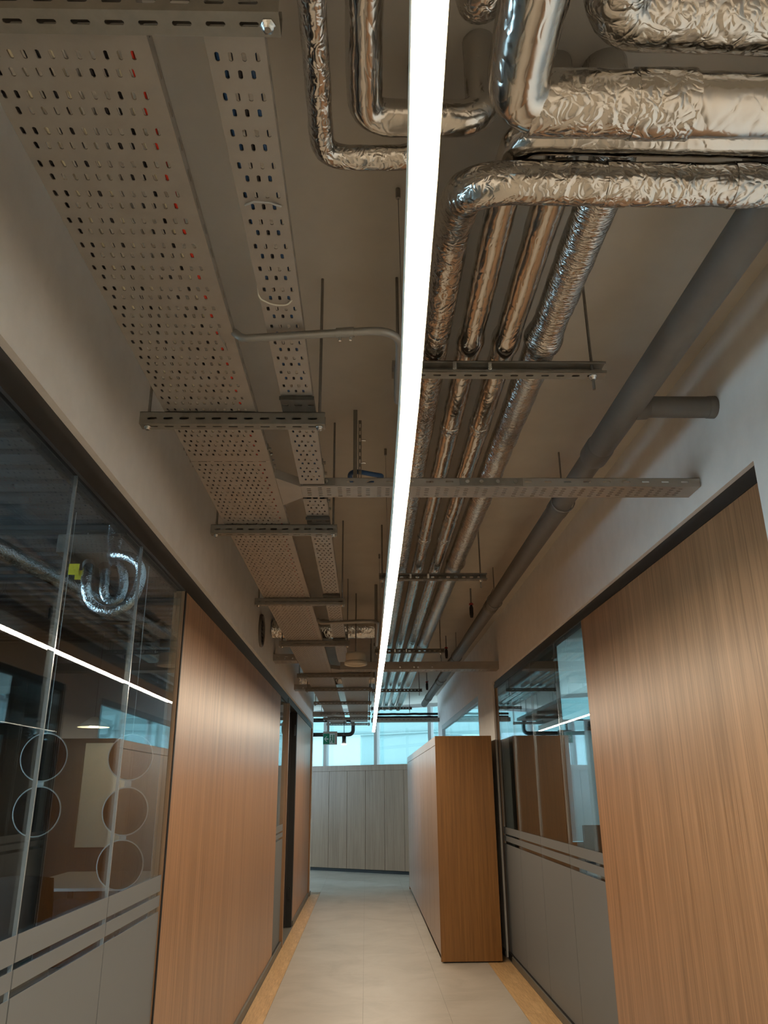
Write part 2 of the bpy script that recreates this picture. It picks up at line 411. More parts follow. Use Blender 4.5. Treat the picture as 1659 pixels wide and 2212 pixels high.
# skirtings
struct('baseboard_left', B().box(-0.868, -0.852, 3.75, 8.92, 0.001, 0.055).box(-0.868, -0.852, 10.22, 12.9, 0.001, 0.055).box(-0.852, -0.838, 12.89, 13.11, 0.001, 0.055), 'skirting')
struct('baseboard_right', B().box(1.330, 1.346, 4.2, 8.0, 0.001, 0.055).box(1.316, 1.3295, 8.29, 9.4, 0.001, 0.055), 'skirting')
# dark head rails in the reveals
struct('trim_1', B().box(-0.93, -0.868, 0.70, 8.92, 2.41, 2.470).box(-0.95, -0.874, 0.70, 12.90, 2.470, 2.505), 'rail')
struct('trim_2', B().box(1.346, 1.41, 2.43, 8.29, 2.485, 2.525).box(1.352, 1.43, 2.43, 8.29, 2.525, 2.552), 'rail')
struct('trim_3', B().box(-0.93, -0.862, 8.92, 12.90, 2.42, 2.470), 'rail')
# end wall behind the photographer and the far left side
struct('wall_near', B().box(-4.75, 4.85, -4.35, -4.2, 0, ZC), 'paint')
glazed_wall(6, 'wall_far_left', -6.5, -6.35, 13.1, 20.2, [(13.6, 19.8, 1.0, 5)])
struct('wall_far_return', B().box(-6.35, -4.75, 13.0, 13.1, 0, ZC), 'paint')
# ------------------------------------------------------------------ glass partitions
def partition(name, label, X, side, ys, ztop, bands, seal_w=0.006):
    t = thing(name, label, 'partition', (X, (ys[0] + ys[-1]) / 2, 0))
    for i in range(len(ys) - 1):
        p = part('pane', B().box(X - 0.005, X + 0.005, ys[i] + 0.002, ys[i + 1] - 0.002, 0.055, ztop), 'glass', t)
        xf = X + side * 0.0060
        for z0, z1 in bands:
            part('frosted_band', B().box(min(xf, xf + side * 0.0025), max(xf, xf + side * 0.0025), ys[i] + 0.004, ys[i + 1] - 0.004, z0, z1), 'frost', p, label='pale frosted band on the clear glass')
    for yy in ys[1:-1]:
        part('joint_seal', B().box(X - 0.0052, X + 0.0052, yy - seal_w / 2, yy + seal_w / 2, 0.055, ztop), 'seal', t)
    part('floor_channel', B().box(X - 0.02, X + 0.02, ys[0], ys[-1], 0.0, 0.055), 'rail', t)
    return t
bands = [(0.06, 1.020), (1.040, 1.082), (1.098, 1.162)]
tl = partition('glass_partition', 'near left glass wall of tall panes with frosted lower bands', GL, 1, [0.75, 1.487, 2.227, 2.964, 3.700], 2.41, bands)
part('end_post', B().box(GL - 0.03, GL + 0.018, 3.700, 3.716, 0, 2.41), 'black', tl)
part('edge_strip', B().box(GL - 0.03, GL + 0.012, 3.694, 3.700, 0, 2.41), 'jamb_wood', tl)
tr = partition('glass_partition', 'right glass wall of narrow frosted panes beside the cabinet end', GR, -1, [4.80, 5.614, 6.51, 7.385, 8.265], 2.485, [(0.06, 0.995), (1.020, 1.068), (1.084, 1.145)])
part('end_post', B().box(GR - 0.014, GR + 0.03, 8.266, 8.288, 0, 2.485), 'rail', tr)
part('edge_strip', B().box(GR - 0.010, GR + 0.014, 8.240, 8.2655, 0, 2.485), 'jamb_wood', tr)
tg = partition('glass_partition', 'slim glass strip between the left wood panel and the doorway', GL, 1, [8.17, 8.90], 2.41, bands)
# far right window over the cabinets
t = thing('glass_partition', 'far right glazed screen behind the top of the wooden cabinet', 'partition', (GR, 11.7, 0))
for i in range(4): part('pane', B().box(GR - 0.005, GR + 0.005, 9.46 + i * 1.135, 10.585 + i * 1.135, 0.34, 2.47), 'glass', t)
part('frame', B().box(GR - 0.03, GR + 0.03, 9.402, 14.05, 2.47, 2.54).box(GR - 0.03, GR + 0.03, 9.402, 9.455, 0.3, 2.47).box(GR - 0.03, GR + 0.03, 13.99, 14.05, 0.3, 2.47).box(GR - 0.03, GR + 0.03, 9.402, 14.05, 0.3, 0.34), 'plastic_grey', t)

# ------------------------------------------------------------------ veneered wall panels
def panel(label, X0, X1, ys, z0, z1):
    t = thing('wood_wall_panel', label, 'wall panel', ((X0 + X1) / 2, (ys[0] + ys[-1]) / 2, z0))
    for i in range(len(ys) - 1):
        part('veneer_sheet', B().bevbox(X0, X1, ys[i] + 0.0008, ys[i + 1] - 0.0008, z0, z1, 0.0012), 'veneer', t)
    return t
panel('large wood veneer panel on the left wall beside the glass', -0.93, -0.868, [3.718, 8.165], 0.056, 2.409)
panel('large wood veneer panel at the right edge of the photo', 1.347, 1.41, [2.435, 4.797], 0.001, 2.484)
panel('narrow far left wood panel just past the dark doorway', -0.93, -0.868, [10.24, 11.55, 12.86], 0.056, 2.419)
solo('corner_trim', B().box(-0.93, -0.846, 12.862, 12.898, 0.001, 2.419), 'jamb_wood', 'brown upright trim closing the far left wood panel', 'trim')
# doorway left
d = struct('door_1', B().box(-0.93, -0.846, 8.905, 8.955, 0, 2.41), 'jamb_wood')
part('jamb', B().box(-0.985, -0.866, 10.14, 10.235, 0, 2.42), 'black', d)
part('jamb', B().box(-0.985, -0.935, 8.905, 8.955, 0, 2.41), 'black', d)
part('door_stop', B().box(-0.955, -0.935, 10.115, 10.14, 0, 2.42), 'rail', d)
for z in (0.30, 2.15): part('hinge', B().box(-0.915, -0.895, 10.118, 10.139, z, z + 0.11).cyl((-0.89, 10.125, z - 0.01), (-0.89, 10.125, z + 0.12), 0.009, 8), 'black', d)
part('door_leaf', B().bevbox(-1.86, -0.99, 10.19, 10.235, 0.01, 2.40, 0.002), 'veneer', d)

# ================================================================== CABINETS
def cabinet(label, loc, rotz, length, depth, H, nd, first=0.0, fascia=0.085, plinth=0.06, mt='cab_front', end='cab_wood'):
    """front faces local -y, runs along local x"""
    t = thing('storage_cabinet', label, 'cabinet', loc, rotz)
    part('carcass', B().box(0.02, length - 0.02, 0.024, depth, plinth, H - 0.022), end, t, True)
    part('plinth', B().box(0.03, length - 0.03, 0.03, depth - 0.02, 0, plinth), 'black', t, True)
    part('side_panel', B().bevbox(-0.002, 0.019, -0.001, depth, 0.012, H, 0.001), end, t, True)
    part('side_panel', B().bevbox(length - 0.019, length + 0.002, -0.001, depth, 0.012, H, 0.001), end, t, True)
    part('fascia', B().bevbox(0.02, length - 0.02, 0.0, 0.022, H - fascia, H - 0.001, 0.001), mt, t, True)
    part('top_panel', B().box(0.02, length - 0.02, 0.023, depth, H - 0.021, H - 0.001), mt, t, True)
    wd = (length - 0.04 - first) / nd
    xs = [0.02] + [0.02 + first + i * wd for i in range(0 if first == 0 else 0, nd + 1)]
    if first == 0: xs = xs[1:]
    for a, c in zip(xs, xs[1:]):
        part('door', B().bevbox(a + 0.003, c - 0.003, 0.0, 0.021, plinth, H - fascia - 0.004, 0.0015), mt, t, True)
    return t
# runs along +Y with its fronts toward the corridor (local x -> world -Y)
cabinet('tall wooden cabinet run on the right whose end faces the camera', (0.69, 13.55, 0), -PI / 2, 5.50, 0.56, 1.995, 9)
FR = math.atan2(-1.07, 1.777)
cabinet('far storage wall of grey-brown doors under the daylight windows', (-2.76 + 0.185 * math.cos(FR), 17.95 + 0.185 * math.sin(FR), 0), FR, 4.77, 0.45, 1.958, 11, fascia=0.105)

# ================================================================== FAR FACADE
fu = Vector((math.cos(FR), math.sin(FR), 0)); fn = Vector((-math.sin(FR), math.cos(FR), 0))
fo = Vector((-2.76, 17.95, 0)) + fn * 0.52
fw = bpy.data.objects.new('window_3', mesh('window_3', B().box(-4.4, 8.25, -0.04, 0.10, 0.0, 0.08).box(-4.4, 8.25, -0.03, 0.08, 3.06, ZC), 'plastic_grey')); C.objects.link(fw)
fw.location = fo; fw.rotation_euler = (0, 0, FR); fw['kind'] = 'structure'
mul = [1.925 + 1.25 * k for k in range(-5, 6)]
for i, u in enumerate(mul):
    part('mullion', B().box(u - 0.035, u + 0.035, -0.06, 0.06, 0.08, 3.06), 'plastic_grey', fw, True)
    part('mullion_fin', B().box(u + 0.055, u + 0.075, 0.07, 0.17, 0.08, 3.06), 'glass_window', fw, True)
    if i: part('pane', B().box(mul[i - 1] + 0.036, u - 0.036, -0.006, 0.006, 0.081, 3.059), 'glass_window', fw, True)
# pale building across the street
ob = thing('office_building', 'pale building seen through the far windows', 'building', fo + fn * 6.0 + Vector((0, 0, -6)), FR)
part('facade', B().box(-12, 18, 0.0, 0.5, 0, 16), 'facade', ob, True)
for k in range(9): part('ledge', B().box(-12, 18, -0.06, -0.001, 5.4 + k * 0.9, 5.43 + k * 0.9), 'facade', ob, True)

# ================================================================== LED LINE LIGHT
ledp = [(0.00, -4.0), (0.030, -1.2), (0.052, 0.15), (0.070, 0.61), (0.080, 0.869), (0.090, 1.239), (0.0945, 1.408), (0.098, 1.572), (0.1005, 1.772), (0.103, 2.056), (0.107, 2.6), (0.108, 3.087), (0.108, 4.749), (0.108, 7.2), (0.107, 8.4), (0.112, 9.6), (0.117, 12.0)]
led = thing('linear_light', 'long white-hot linear light hanging along the corridor', 'light', (0.1, 5, 2.305))
def strip(z0, z1, hw, base_in=0.0):
    V = []; F = []
    for x, yy in ledp: V += [(x - hw, yy, z0), (x + hw, yy, z0), (x + hw, yy, z1), (x - hw, yy, z1)]
    for i in range(len(ledp) - 1):
        a = i * 4; c = a + 4
        F += [(a, c, c + 1, a + 1), (a + 1, c + 1, c + 2, a + 2), (a + 2, c + 2, c + 3, a + 3), (a + 3, c + 3, c, a)]
    k = (len(ledp) - 1) * 4
    F += [(0, 1, 2, 3), (k + 3, k + 2, k + 1, k)]
    return B().add(V, F)
part('housing', strip(2.3225, 2.375, 0.0205), 'plastic_white', led)
part('diffuser', strip(2.3012, 2.322, 0.0185), 'led', led)
for sgn in (-1, 1):
    V = []; F = []
    for x, yy in ledp: V += [(x + sgn * 0.0187, yy, 2.302), (x + sgn * 0.0205, yy, 2.302), (x + sgn * 0.0205, yy, 2.3225), (x + sgn * 0.0187, yy, 2.3225)]
    for i in range(len(ledp) - 1):
        a = i * 4; c = a + 4
        F += [(a, c, c + 1, a + 1), (a + 1, c + 1, c + 2, a + 2), (a + 2, c + 2, c + 3, a + 3), (a + 3, c + 3, c, a)]
    part('side_lip', B().add(V, F), 'plastic_white', led)
for yy in (1.80, 3.62, 5.5, 7.35, 9.2, 11.2):
    x = 0.1
    for (xa, ya), (xb, yb) in zip(ledp, ledp[1:]):
        if ya <= yy <= yb: x = xa + (xb - xa) * (yy - ya) / (yb - ya)
    part('suspension_wire', B().cyl((x, yy, 2.375), (x - 0.008, yy, ZC - 0.001), 0.0011, 5).cyl((x - 0.008, yy, ZC - 0.035), (x - 0.008, yy, ZC - 0.001), 0.007, 8), 'rod', led)

# ================================================================== CABLE TRAYS
def tray_rows(Lg, y0, W, ncol, shift=0.0, pitch=0.0219, ra=0.0445, rb=0.0335, hw=0.0036, hl=0.0086):
    """staggered rows of slots; hole centres alternate ra / rb apart"""
    ys = []; yy = 0.03; k = 0
    while yy < Lg - 0.03: ys.append(yy); yy += rb if k % 2 else ra; k += 1
    rows = []; c = W / 2 + shift
    for k, yc_ in enumerate(ys):
        a = 0.0 if k == 0 else (ys[k - 1] + yc_) / 2
        e = Lg if k == len(ys) - 1 else (ys[k + 1] + yc_) / 2
        n = ncol - 1 if k % 2 == 0 else ncol
        rows.append((a, e, [c + (i_ - (n - 1) / 2) * pitch for i_ in range(n)], hw, hl, yc_))
    return rows
def flange_rows(Lg, H, off=0.03, pitch=0.078, hw=0.0035, hl=0.015):
    rows = []; yy = 0.0
    while yy + pitch < Lg:
        rows.append((yy, yy + pitch, [H * 0.55], hw, hl)); yy += pitch
    rows.append((yy, Lg, [], 0, 0)); return rows
def tray_section(t, x0, x1, y0, y1, H=0.05, ncol=12, shift=0.0, holes=True):
    """along world Y; x0..x1 across"""
    W = x1 - x0; Lg = y1 - y0
    rows = tray_rows(Lg, y0, W, ncol, shift) if holes else [(0, Lg, [], 0, 0)]
    part('base_plate', B().perf(W, rows, lambda x, yy, h: (x0 + x, y0 + yy, ZT + h)), 'tray', t)
    for X in (x0, x1):
        b = B().perf(H, flange_rows(Lg, H), lambda x, yy, h, X=X: (X + (h if X == x0 else -h), y0 + yy, ZT + x))
        s = 1 if X == x0 else -1
        b.box(min(X, X + s * 0.012), max(X, X + s * 0.012), y0, y1, ZT + H - 0.0015, ZT + H)
        part('side_flange', b, 'tray', t)
WX0, WX1 = -0.630, -0.345
NX0, NX1 = -0.256, -0.160
t = thing('cable_tray', 'wide perforated cable tray running along the left of the ceiling', 'cable tray', ((WX0 + WX1) / 2, 5, ZT))
for y0, y1 in ((-1.0, 2.60), (2.603, 5.6), (5.603, 8.6), (8.603, 11.6), (11.603, 14.4)): tray_section(t, WX0, WX1, y0, y1, 0.028, 12, -0.008)
for yy in (2.60, 5.60, 8.60):
    for X, s in ((WX1, 1), (WX0, -1)):
        b = B().box(min(X, X + s * 0.003), max(X, X + s * 0.003), yy - 0.10, yy + 0.10, ZT + 0.002, ZT + 0.026)
        for k in (-0.075, -0.03, 0.03, 0.075): b.cyl((X, yy + k, ZT + 0.015), (X + s * 0.011, yy + k, ZT + 0.015), 0.006, 6)
        part('splice_plate', b, 'strut', t)
tn = thing('cable_tray', 'narrow perforated cable tray beside the wide one', 'cable tray', ((NX0 + NX1) / 2, 3.5, ZT))
for y0, y1 in ((-1.0, 2.82), (2.985, 7.3)): tray_section(tn, NX0, NX1, y0, y1, 0.028, 4)
for yy in (2.70, 3.10):
    b = B().box(NX1, NX1 + 0.003, yy - 0.07, yy + 0.07, ZT + 0.002, ZT + 0.026)
    for k in (-0.05, 0.05): b.cyl((NX1, yy + k, ZT + 0.016), (NX1 + 0.012, yy + k, ZT + 0.016), 0.006, 6)
    part('splice_plate', b, 'strut', tn)
tf = thing('cable_tray', 'far dark perforated tray between the wide tray and the light', 'cable tray', (-0.11, 11, ZT))
for y0, y1 in ((8.25, 11.2), (11.203, 14.2)): tray_section(tf, -0.26, 0.035, y0, y1, 0.05, 12)

def cross_tray(label, yf, yb, x0, x1, z, tee=True, bolts=(), H=0.036):
    W = yb - yf; Lg = x1 - x0
    t = thing('cross_tray', label, 'cable tray', ((x0 + x1) / 2, (yf + yb) / 2, z))
    n = 5
    part('base_plate', B().perf(W, tray_rows(Lg, 0, W, n), lambda x, yy, h: (x0 + yy, yf + x, z + h)), 'tray', t)
    for Y, s in ((yf, 1), (yb, -1)):
        b = B().perf(H, flange_rows(Lg, H), lambda x, yy, h, Y=Y, s=s: (x0 + yy, Y + s * h, z + x))
        b.box(x0, x1, min(Y, Y + s * 0.010), max(Y, Y + s * 0.010), z + H - 0.0015, z + H)
        part('side_flange', b, 'tray', t)
    for X in bolts:
        part('bolt', B().cyl((X, yf - 0.010, z + 0.018), (X, yf, z + 0.018), 0.008, 10), 'bolt', t)
    if tee:
        # gusset plates that widen the branch where it meets the wide tray
        part('tee_plate', B().prism([(x0 - 0.088, yf - 0.09), (x0, yf), (x0, yb), (x0 - 0.088, yb + 0.09)], 'z', z - 0.0015, z), 'tray', t)
        for ya, yc in ((yf - 0.09, yf), (yb + 0.09, yb)):
            part('tee_flange', B().add([(x0 - 0.09, ya, z), (x0, yc, z), (x0, yc, z + 0.036), (x0 - 0.09, ya, z + 0.036), (x0 - 0.09, ya + 0.002, z), (x0, yc + 0.002, z), (x0, yc + 0.002, z + 0.036), (x0 - 0.09, ya + 0.002, z + 0.036)],
                [(0, 1, 2, 3), (7, 6, 5, 4), (0, 4, 5, 1), (3, 2, 6, 7), (1, 5, 6, 2), (0, 3, 7, 4)]), 'tray', t)
    return t
xt = cross_tray('nearest cross tray spanning from the wide tray to the right wall', 2.845, 2.968, -0.255, 1.327, ZT, True, (-0.235, -0.155, 0.40, 0.455, 0.52, 0.59))
part('splice_plate', B().box(-0.245, -0.12, 2.840, 2.8445, ZT + 0.002, ZT + 0.034), 'strut', xt)
part('splice_plate', B().box(0.37, 0.62, 2.840, 2.8445, ZT + 0.002, ZT + 0.034), 'strut', xt)
cross_tray('middle cross tray reaching the right wall beyond the drum speaker', 7.80, 7.98, -0.253, 1.327, ZT, True, (0.34, 0.48, 0.52, 0.66), H=0.075)
cross_tray('short tray stub from left wall just past the round grille', 7.20, 7.38, -0.848, -0.633, ZT - 0.002, False, (-0.74, -0.67), H=0.06)
cross_tray('second short tray stub on the left wall, farther back', 9.40, 9.56, -0.848, -0.633, ZT - 0.002, False, (-0.74, -0.67), H=0.06)
cross_tray('farthest cross tray, dark against the windows on the right', 14.45, 14.62, 0.10, 1.327, ZT + 0.02, False, H=0.07)
for k, (lab, zz) in enumerate((('lowest', 0.0), ('middle', 0.055), ('upper', 0.110))):
    pts = [(0.12 + 1.19 * i / 24, 14.53 + 0.012 * math.sin(i * 1.1 + k), ZT + 0.052 + zz + 0.006 * noise.noise(Vector((i * 0.35, k * 3.1, 0)))) for i in range(25)]
    solo('cable', B().tube(pts, 0.02, 8), 'cable_black', lab + ' thick black cable bundled on the farthest cross tray', 'cable', 'cables in the trays')
cross_tray('farthest short tray stub at the end of the left wall', 12.85, 13.02, -0.848, -0.633, ZT - 0.01, False, H=0.07)

# cables lying in the trays
def cable(label, x, y0, y1, r, mt, z, amp=0.012, seed=0.0, grp='cables in the trays'):
    pts = []
    n = int((y1 - y0) / 0.09)
    for i in range(n + 1):
        yy = y0 + (y1 - y0) * i / n
        pts.append((x + amp * noise.noise(Vector((yy * 0.8, seed, 0))), yy, z + r + 0.0022 + 0.003 * abs(noise.noise(Vector((yy * 1.3, seed + 9, 0))))))
    solo('cable', B().tube(pts, r, 8), mt, label, 'cable', grp)
Zc = ZT
cable('red cable lying at the right side of the wide tray', -0.385, -0.8, 8.2, 0.006, 'cable_red', Zc, 0.009, 1)
cable('black cable just left of the red one in the wide tray', -0.426, -0.8, 13.5, 0.0075, 'cable_black', Zc, 0.010, 2)
cable('black cable at the left edge of the wide tray', -0.602, -0.8, 13.5, 0.009, 'cable_black', Zc, 0.012, 3)
cable('black cable in the left middle of the wide tray', -0.530, -0.8, 13.5, 0.0065, 'cable_black', Zc, 0.014, 4)
cable('thin white cable between the black ones in the wide tray', -0.4065, -0.8, 12, 0.0045, 'cable_white', Zc, 0.004, 5)
cable('cream cable along the left half of the wide tray', -0.572, -0.8, 12, 0.006, 'cable_white', Zc, 0.008, 6)
cable('cream cable near the centre of the wide tray', -0.505, -0.8, 12, 0.0055, 'cable_white', Zc, 0.006, 7)
cable('black cable right of centre in the wide tray', -0.452, -0.8, 12, 0.0045, 'cable_black', Zc, 0.016, 41)
cable('thin black cable left of centre in the wide tray', -0.548, -0.8, 12, 0.004, 'cable_black', Zc, 0.004, 42)
cable('grey cable near the centre of the wide tray', -0.482, -0.8, 12, 0.006, 'plastic_grey', Zc, 0.008, 8)
for k, xx in enumerate((-0.236, -0.212, -0.186)):
    cable(('left', 'middle', 'right')[k] + ' dark blue cable in the narrow tray', xx, -0.8, 2.8, 0.0085, 'cable_blue' if k != 1 else 'cable_black', Zc, 0.008, 20 + k)
cable('thin red cable at the right of the narrow tray near the strut', -0.170, 1.75, 2.8, 0.0035, 'cable_red', Zc, 0.002, 33)
for k in range(6):
    cable(('first', 'second', 'third', 'fourth', 'fifth', 'sixth')[k] + ' thick black cable from the left in the far half of the wide tray', -0.60 + k * 0.043, 2.35, 13.4, 0.010, 'cable_black', Zc + 0.030, 0.010, 60 + k)
for k in range(3):
    cable(('left', 'middle', 'right')[k] + ' black cable in the narrow tray past the cross tray', -0.234 + k * 0.026, 3.0, 7.2, 0.010, 'cable_black', Zc, 0.004, 70 + k)
for k in range(5):
    cable(('first', 'second', 'third', 'fourth', 'fifth')[k] + ' black cable from the left in the far dark tray', -0.235 + k * 0.055, 8.3, 14.1, 0.014, 'cable_black', Zc, 0.01, 80 + k)
for k in range(4):
    pts = [(-0.24 + 1.55 * i / 30, 2.868 + k * 0.026 + 0.004 * noise.noise(Vector((i * 0.3, k * 2.3, 1))), ZT + 0.0135) for i in range(31)]
    solo('cable', B().tube(pts, 0.011, 8), 'cable_black', ('front', 'second', 'third', 'rear')[k] + ' black cable lying in the nearest cross tray', 'cable', 'cables in the trays')
# ties and a loose wire
solo('cable_tie', B().tube([(-0.245, 1.285, ZT - 0.002), (-0.225, 1.27, ZT - 0.006), (-0.195, 1.272, ZT - 0.006), (-0.172, 1.288, ZT - 0.002)], 0.0022, 6), 'plastic_grey', 'grey tie looped under the narrow tray near the top', 'cable tie')
solo('cable_tie', B().tube(smooth_path([(-0.257, 1.575, ZT + 0.01), (-0.258, 1.60, ZT - 0.004), (-0.225, 1.625, ZT - 0.006), (-0.19, 1.625, ZT - 0.006), (-0.175, 1.61, ZT + 0.004)], 0.02), 0.002, 6), 'plastic_white', 'white tie strapped across the narrow tray', 'cable tie')
solo('hanging_wire', B().tube(smooth_path([(-0.383, 1.735, ZT + 0.006), (-0.378, 1.75, ZT - 0.012), (-0.368, 1.785, ZT - 0.02), (-0.371, 1.83, ZT - 0.008)], 0.01), 0.0018, 6), 'conduit', 'short loose wire poking from the wide tray by the conduit', 'wire')

# ================================================================== STRUTS (left)
def slots(Lg, H, pitch=0.05, hl=0.0145, hw=0.0040, c=0.5):
    rows = []; yy = 0.0; rem = Lg - pitch * int(Lg / pitch)
    if rem > 1e-4: rows.append((0, rem / 2, [], 0, 0)); yy = rem / 2
    while yy + pitch <= Lg + 1e-6: rows.append((yy, yy + pitch, [H * c], hw, hl)); yy += pitch
    if rem > 1e-4: rows.append((yy, Lg, [], 0, 0))
    return rows
def strut(label, Y, x0, x1, z0=ZT - 0.043, rods=True, H=0.041, nut_drop=0.0):
    t = thing('strut_hanger', label, 'strut', ((x0 + x1) / 2, Y, z0), group='perforated struts carrying the trays')
    Lg = x1 - x0; D = 0.041
    b = B().perf(H, slots(Lg, H, c=0.45), lambda x, yy, h: (x0 + yy, Y - D / 2 + h, z0 + x))
    b.perf(D, slots(Lg, D), lambda x, yy, h: (x0 + yy, Y - D / 2 + x, z0 + h))
    b.perf(H, slots(Lg, H, c=0.45), lambda x, yy, h: (x0 + yy, Y + D / 2 - h, z0 + x))
    b.box(x0, x1, Y - D / 2, Y - D / 2 + 0.010, z0 + H - 0.002, z0 + H); b.box(x0, x1, Y + D / 2 - 0.010, Y + D / 2, z0 + H - 0.002, z0 + H)
    part('channel', b, 'strut', t)
    if rods:
        for X in (x0 + 0.022, x1 - 0.018):
            part('threaded_rod', B().cyl((X, Y, z0 - 0.012), (X, Y, ZC), 0.0048, 8), 'rod', t)
            part('nut', B().lathe([(0.0, -0.0105), (0.009, -0.0105), (0.009, -0.003), (0.012, -0.003), (0.012, 0.0), (0, 0)], (X, Y, z0), 6), 'bolt', t)
    return t
LX0, LX1 = -0.705, -0.128
ords = ['strut at the top left edge carrying both trays nearest the camera', 'second strut from the camera under the two left trays', 'third strut from the camera, just past the cross tray',
        'fourth strut from the camera under the left trays', 'fifth strut from the camera, just past the foil duct']
for lab, Y, x0 in zip(ords, (0.855, 2.225, 3.325, 4.745, 6.215), (-0.72, -0.705, -0.690, -0.685, -0.69)): strut(lab, Y, x0, LX1)
o2 = ['first long far strut beyond the drum speaker', 'second long far strut beyond the drum speaker', 'third long far strut beyond the drum speaker', 'fourth long far strut, dark against the window', 'fifth long far strut, dark against the window', 'last and lowest long strut before the windows']
for lab, Y in zip(o2, (8.06, 9.23, 10.75, 12.30, 13.20, 14.36)): strut(lab, Y, -0.70, 0.075)
# hold-down brackets of the narrow tray
for lab, Y in (('bracket plate over the narrow tray at the second strut', 2.2), ('bracket plate over the narrow tray at the third strut', 3.3), ('bracket plate over the narrow tray at the fourth strut', 4.72), ('bracket plate over the narrow tray at the fifth strut', 6.19)):
    W = 0.104; x0 = -0.260; z = ZT - 0.0045
    b = B().perf(0.105, [(0, 0.026, [0.058], 0.0045, 0.009), (0.026, 0.078, [0.058], 0.0045, 0.012), (0.078, W, [0.058], 0.0045, 0.009)], lambda x, yy, h: (x0 + yy, Y - 0.105 + x, z + h))
    b.box(x0, x0 + W, Y - 0.105, Y - 0.1035, z - 0.012, z)
    solo('bracket_plate', b, 'bracket_shaded', lab, 'bracket', 'bracket plates of the narrow tray')

# ================================================================== FOIL PIPES (right)
def foil_pipe(label, pts, r, mt, rad=0.10, wob=0.05, seed=0.0, step=0.025, n=20, collars=(), ring=0.03):
    path = smooth_path(pts, rad, step)
    rs = []
    for p in path:
        q = r
        for (cx, amp, wd) in collars:
            dd = abs(p.y - cx)
            if dd < wd: q += amp * (1 - dd / wd) ** 0.5
        rs.append(q)
    c = path[len(path) // 2]
    t = thing('foil_pipe', label, 'pipe', (c.x, c.y, c.z - r))
    part('foil_jacket', B().tube(path, rs, n, True, wob, 14.0, seed, ring), mt, t)
    return t
def band(t, a, b_, r, mt='foil'):
    part('tape_band', B().tube(smooth_path([a, b_], 0.01, 0.012), r, 22, True, 0.03, 20, 5), mt, t)
ZP = 2.855
col4 = [(2.155, 0.012, 0.045), (4.77, 0.008, 0.05), (7.8, 0.008, 0.05)]
p1 = foil_pipe('leftmost foil pipe, partly behind the light, bending right in front', [(0.222, 14.2, ZP), (0.222, 1.62, ZP), (0.222, 1.356, 2.747), (1.326, 1.356, 2.747)], 0.047, 'foil', 0.11, 0.05, 1)
p2 = foil_pipe('second foil pipe from the light, running along the ceiling', [(0.335, 14.2, ZP), (0.335, 1.42, ZP), (0.335, 1.30, 2.825), (1.326, 1.296, 2.812)], 0.040, 'foil_smooth', 0.08, 0.04, 2, collars=[(2.16, 0.006, 0.05)])
p3 = foil_pipe('third foil pipe from the light, running along the ceiling', [(0.450, 14.2, ZP), (0.450, 1.385, ZP), (0.450, 1.385, ZC - 0.002)], 0.041, 'foil_smooth', 0.06, 0.045, 3, collars=[(2.16, 0.008, 0.05)])
p4 = foil_pipe('rightmost and thickest long foil pipe along the ceiling', [(0.572, 14.2, ZP + 0.008), (0.572, 1.39, ZP + 0.008), (0.572, 1.39, ZC - 0.002)], 0.054, 'foil_ring', 0.06, 0.05, 4, collars=col4, ring=0.05)
for t_, x, r in ((p2, 0.335, 0.042), (p3, 0.450, 0.043)):
    for yy in (2.75, 4.2, 6.1): band(t_, (x, yy, ZP), (x, yy + 0.06, ZP), r)
for x0_ in (0.52, 0.80, 1.06): band(p1, (x0_, 1.356, 2.747), (x0_ + 0.05, 1.356, 2.747), 0.049)
# near cluster
E_ = foil_pipe('large foil pipe elbow at the top right, nearest the light', [(0.262, -1.2, 2.69), (0.270, 1.094, 2.69), (1.326, 1.094, 2.69)], 0.056, 'foil_smooth', 0.075, 0.035, 6, ring=0.02)
band(E_, (0.30, 1.094, 2.69), (0.52, 1.094, 2.69), 0.0585, 'foil'); band(E_, (0.49, 1.094, 2.69), (0.60, 1.094, 2.69), 0.0615, 'foil'); band(E_, (0.267, 0.78, 2.69), (0.268, 0.84, 2.69), 0.058, 'foil_smooth')
foil_pipe('foil pipe in the top right corner above the big elbow', [(0.440, -1.2, 2.815), (0.440, 1.010, 2.815), (1.326, 1.010, 2.80)], 0.062, 'foil', 0.07, 0.05, 7)
foil_pipe('thin foil pipe left of the light with a right-angle bend', [(-0.098, -1.2, ZP), (-0.098, 1.40, ZP), (0.125, 1.40, ZP), (0.125, 1.40, ZC - 0.002)], 0.027, 'foil', 0.06, 0.07, 8)
foil_pipe('medium foil pipe bending just left of the light', [(-0.003, -1.2, 2.90), (-0.003, 1.331, 2.90), (0.262, 1.331, 2.90), (0.262, 1.331, ZC - 0.002)], 0.038, 'foil_smooth', 0.06, 0.06, 9)
foil_pipe('dim foil pipe tucked behind the large elbow near the light', [(0.215, -1.2, 2.93), (0.222, 1.10, 2.93), (0.222, 1.10, ZC - 0.002)], 0.045, 'foil', 0.06, 0.05, 10)
# foil duct that crosses above the trays further back
foil_pipe('foil duct crossing above the trays from the round grille', [(-0.84, 7.0, 2.87), (0.10, 7.0, 2.87)], 0.085, 'foil', 0.05, 0.08, 11)
foil_pipe('far crumpled foil duct behind the left struts', [(-0.84, 10.1, 2.84), (0.12, 10.1, 2.84)], 0.075, 'foil', 0.05, 0.08, 12)

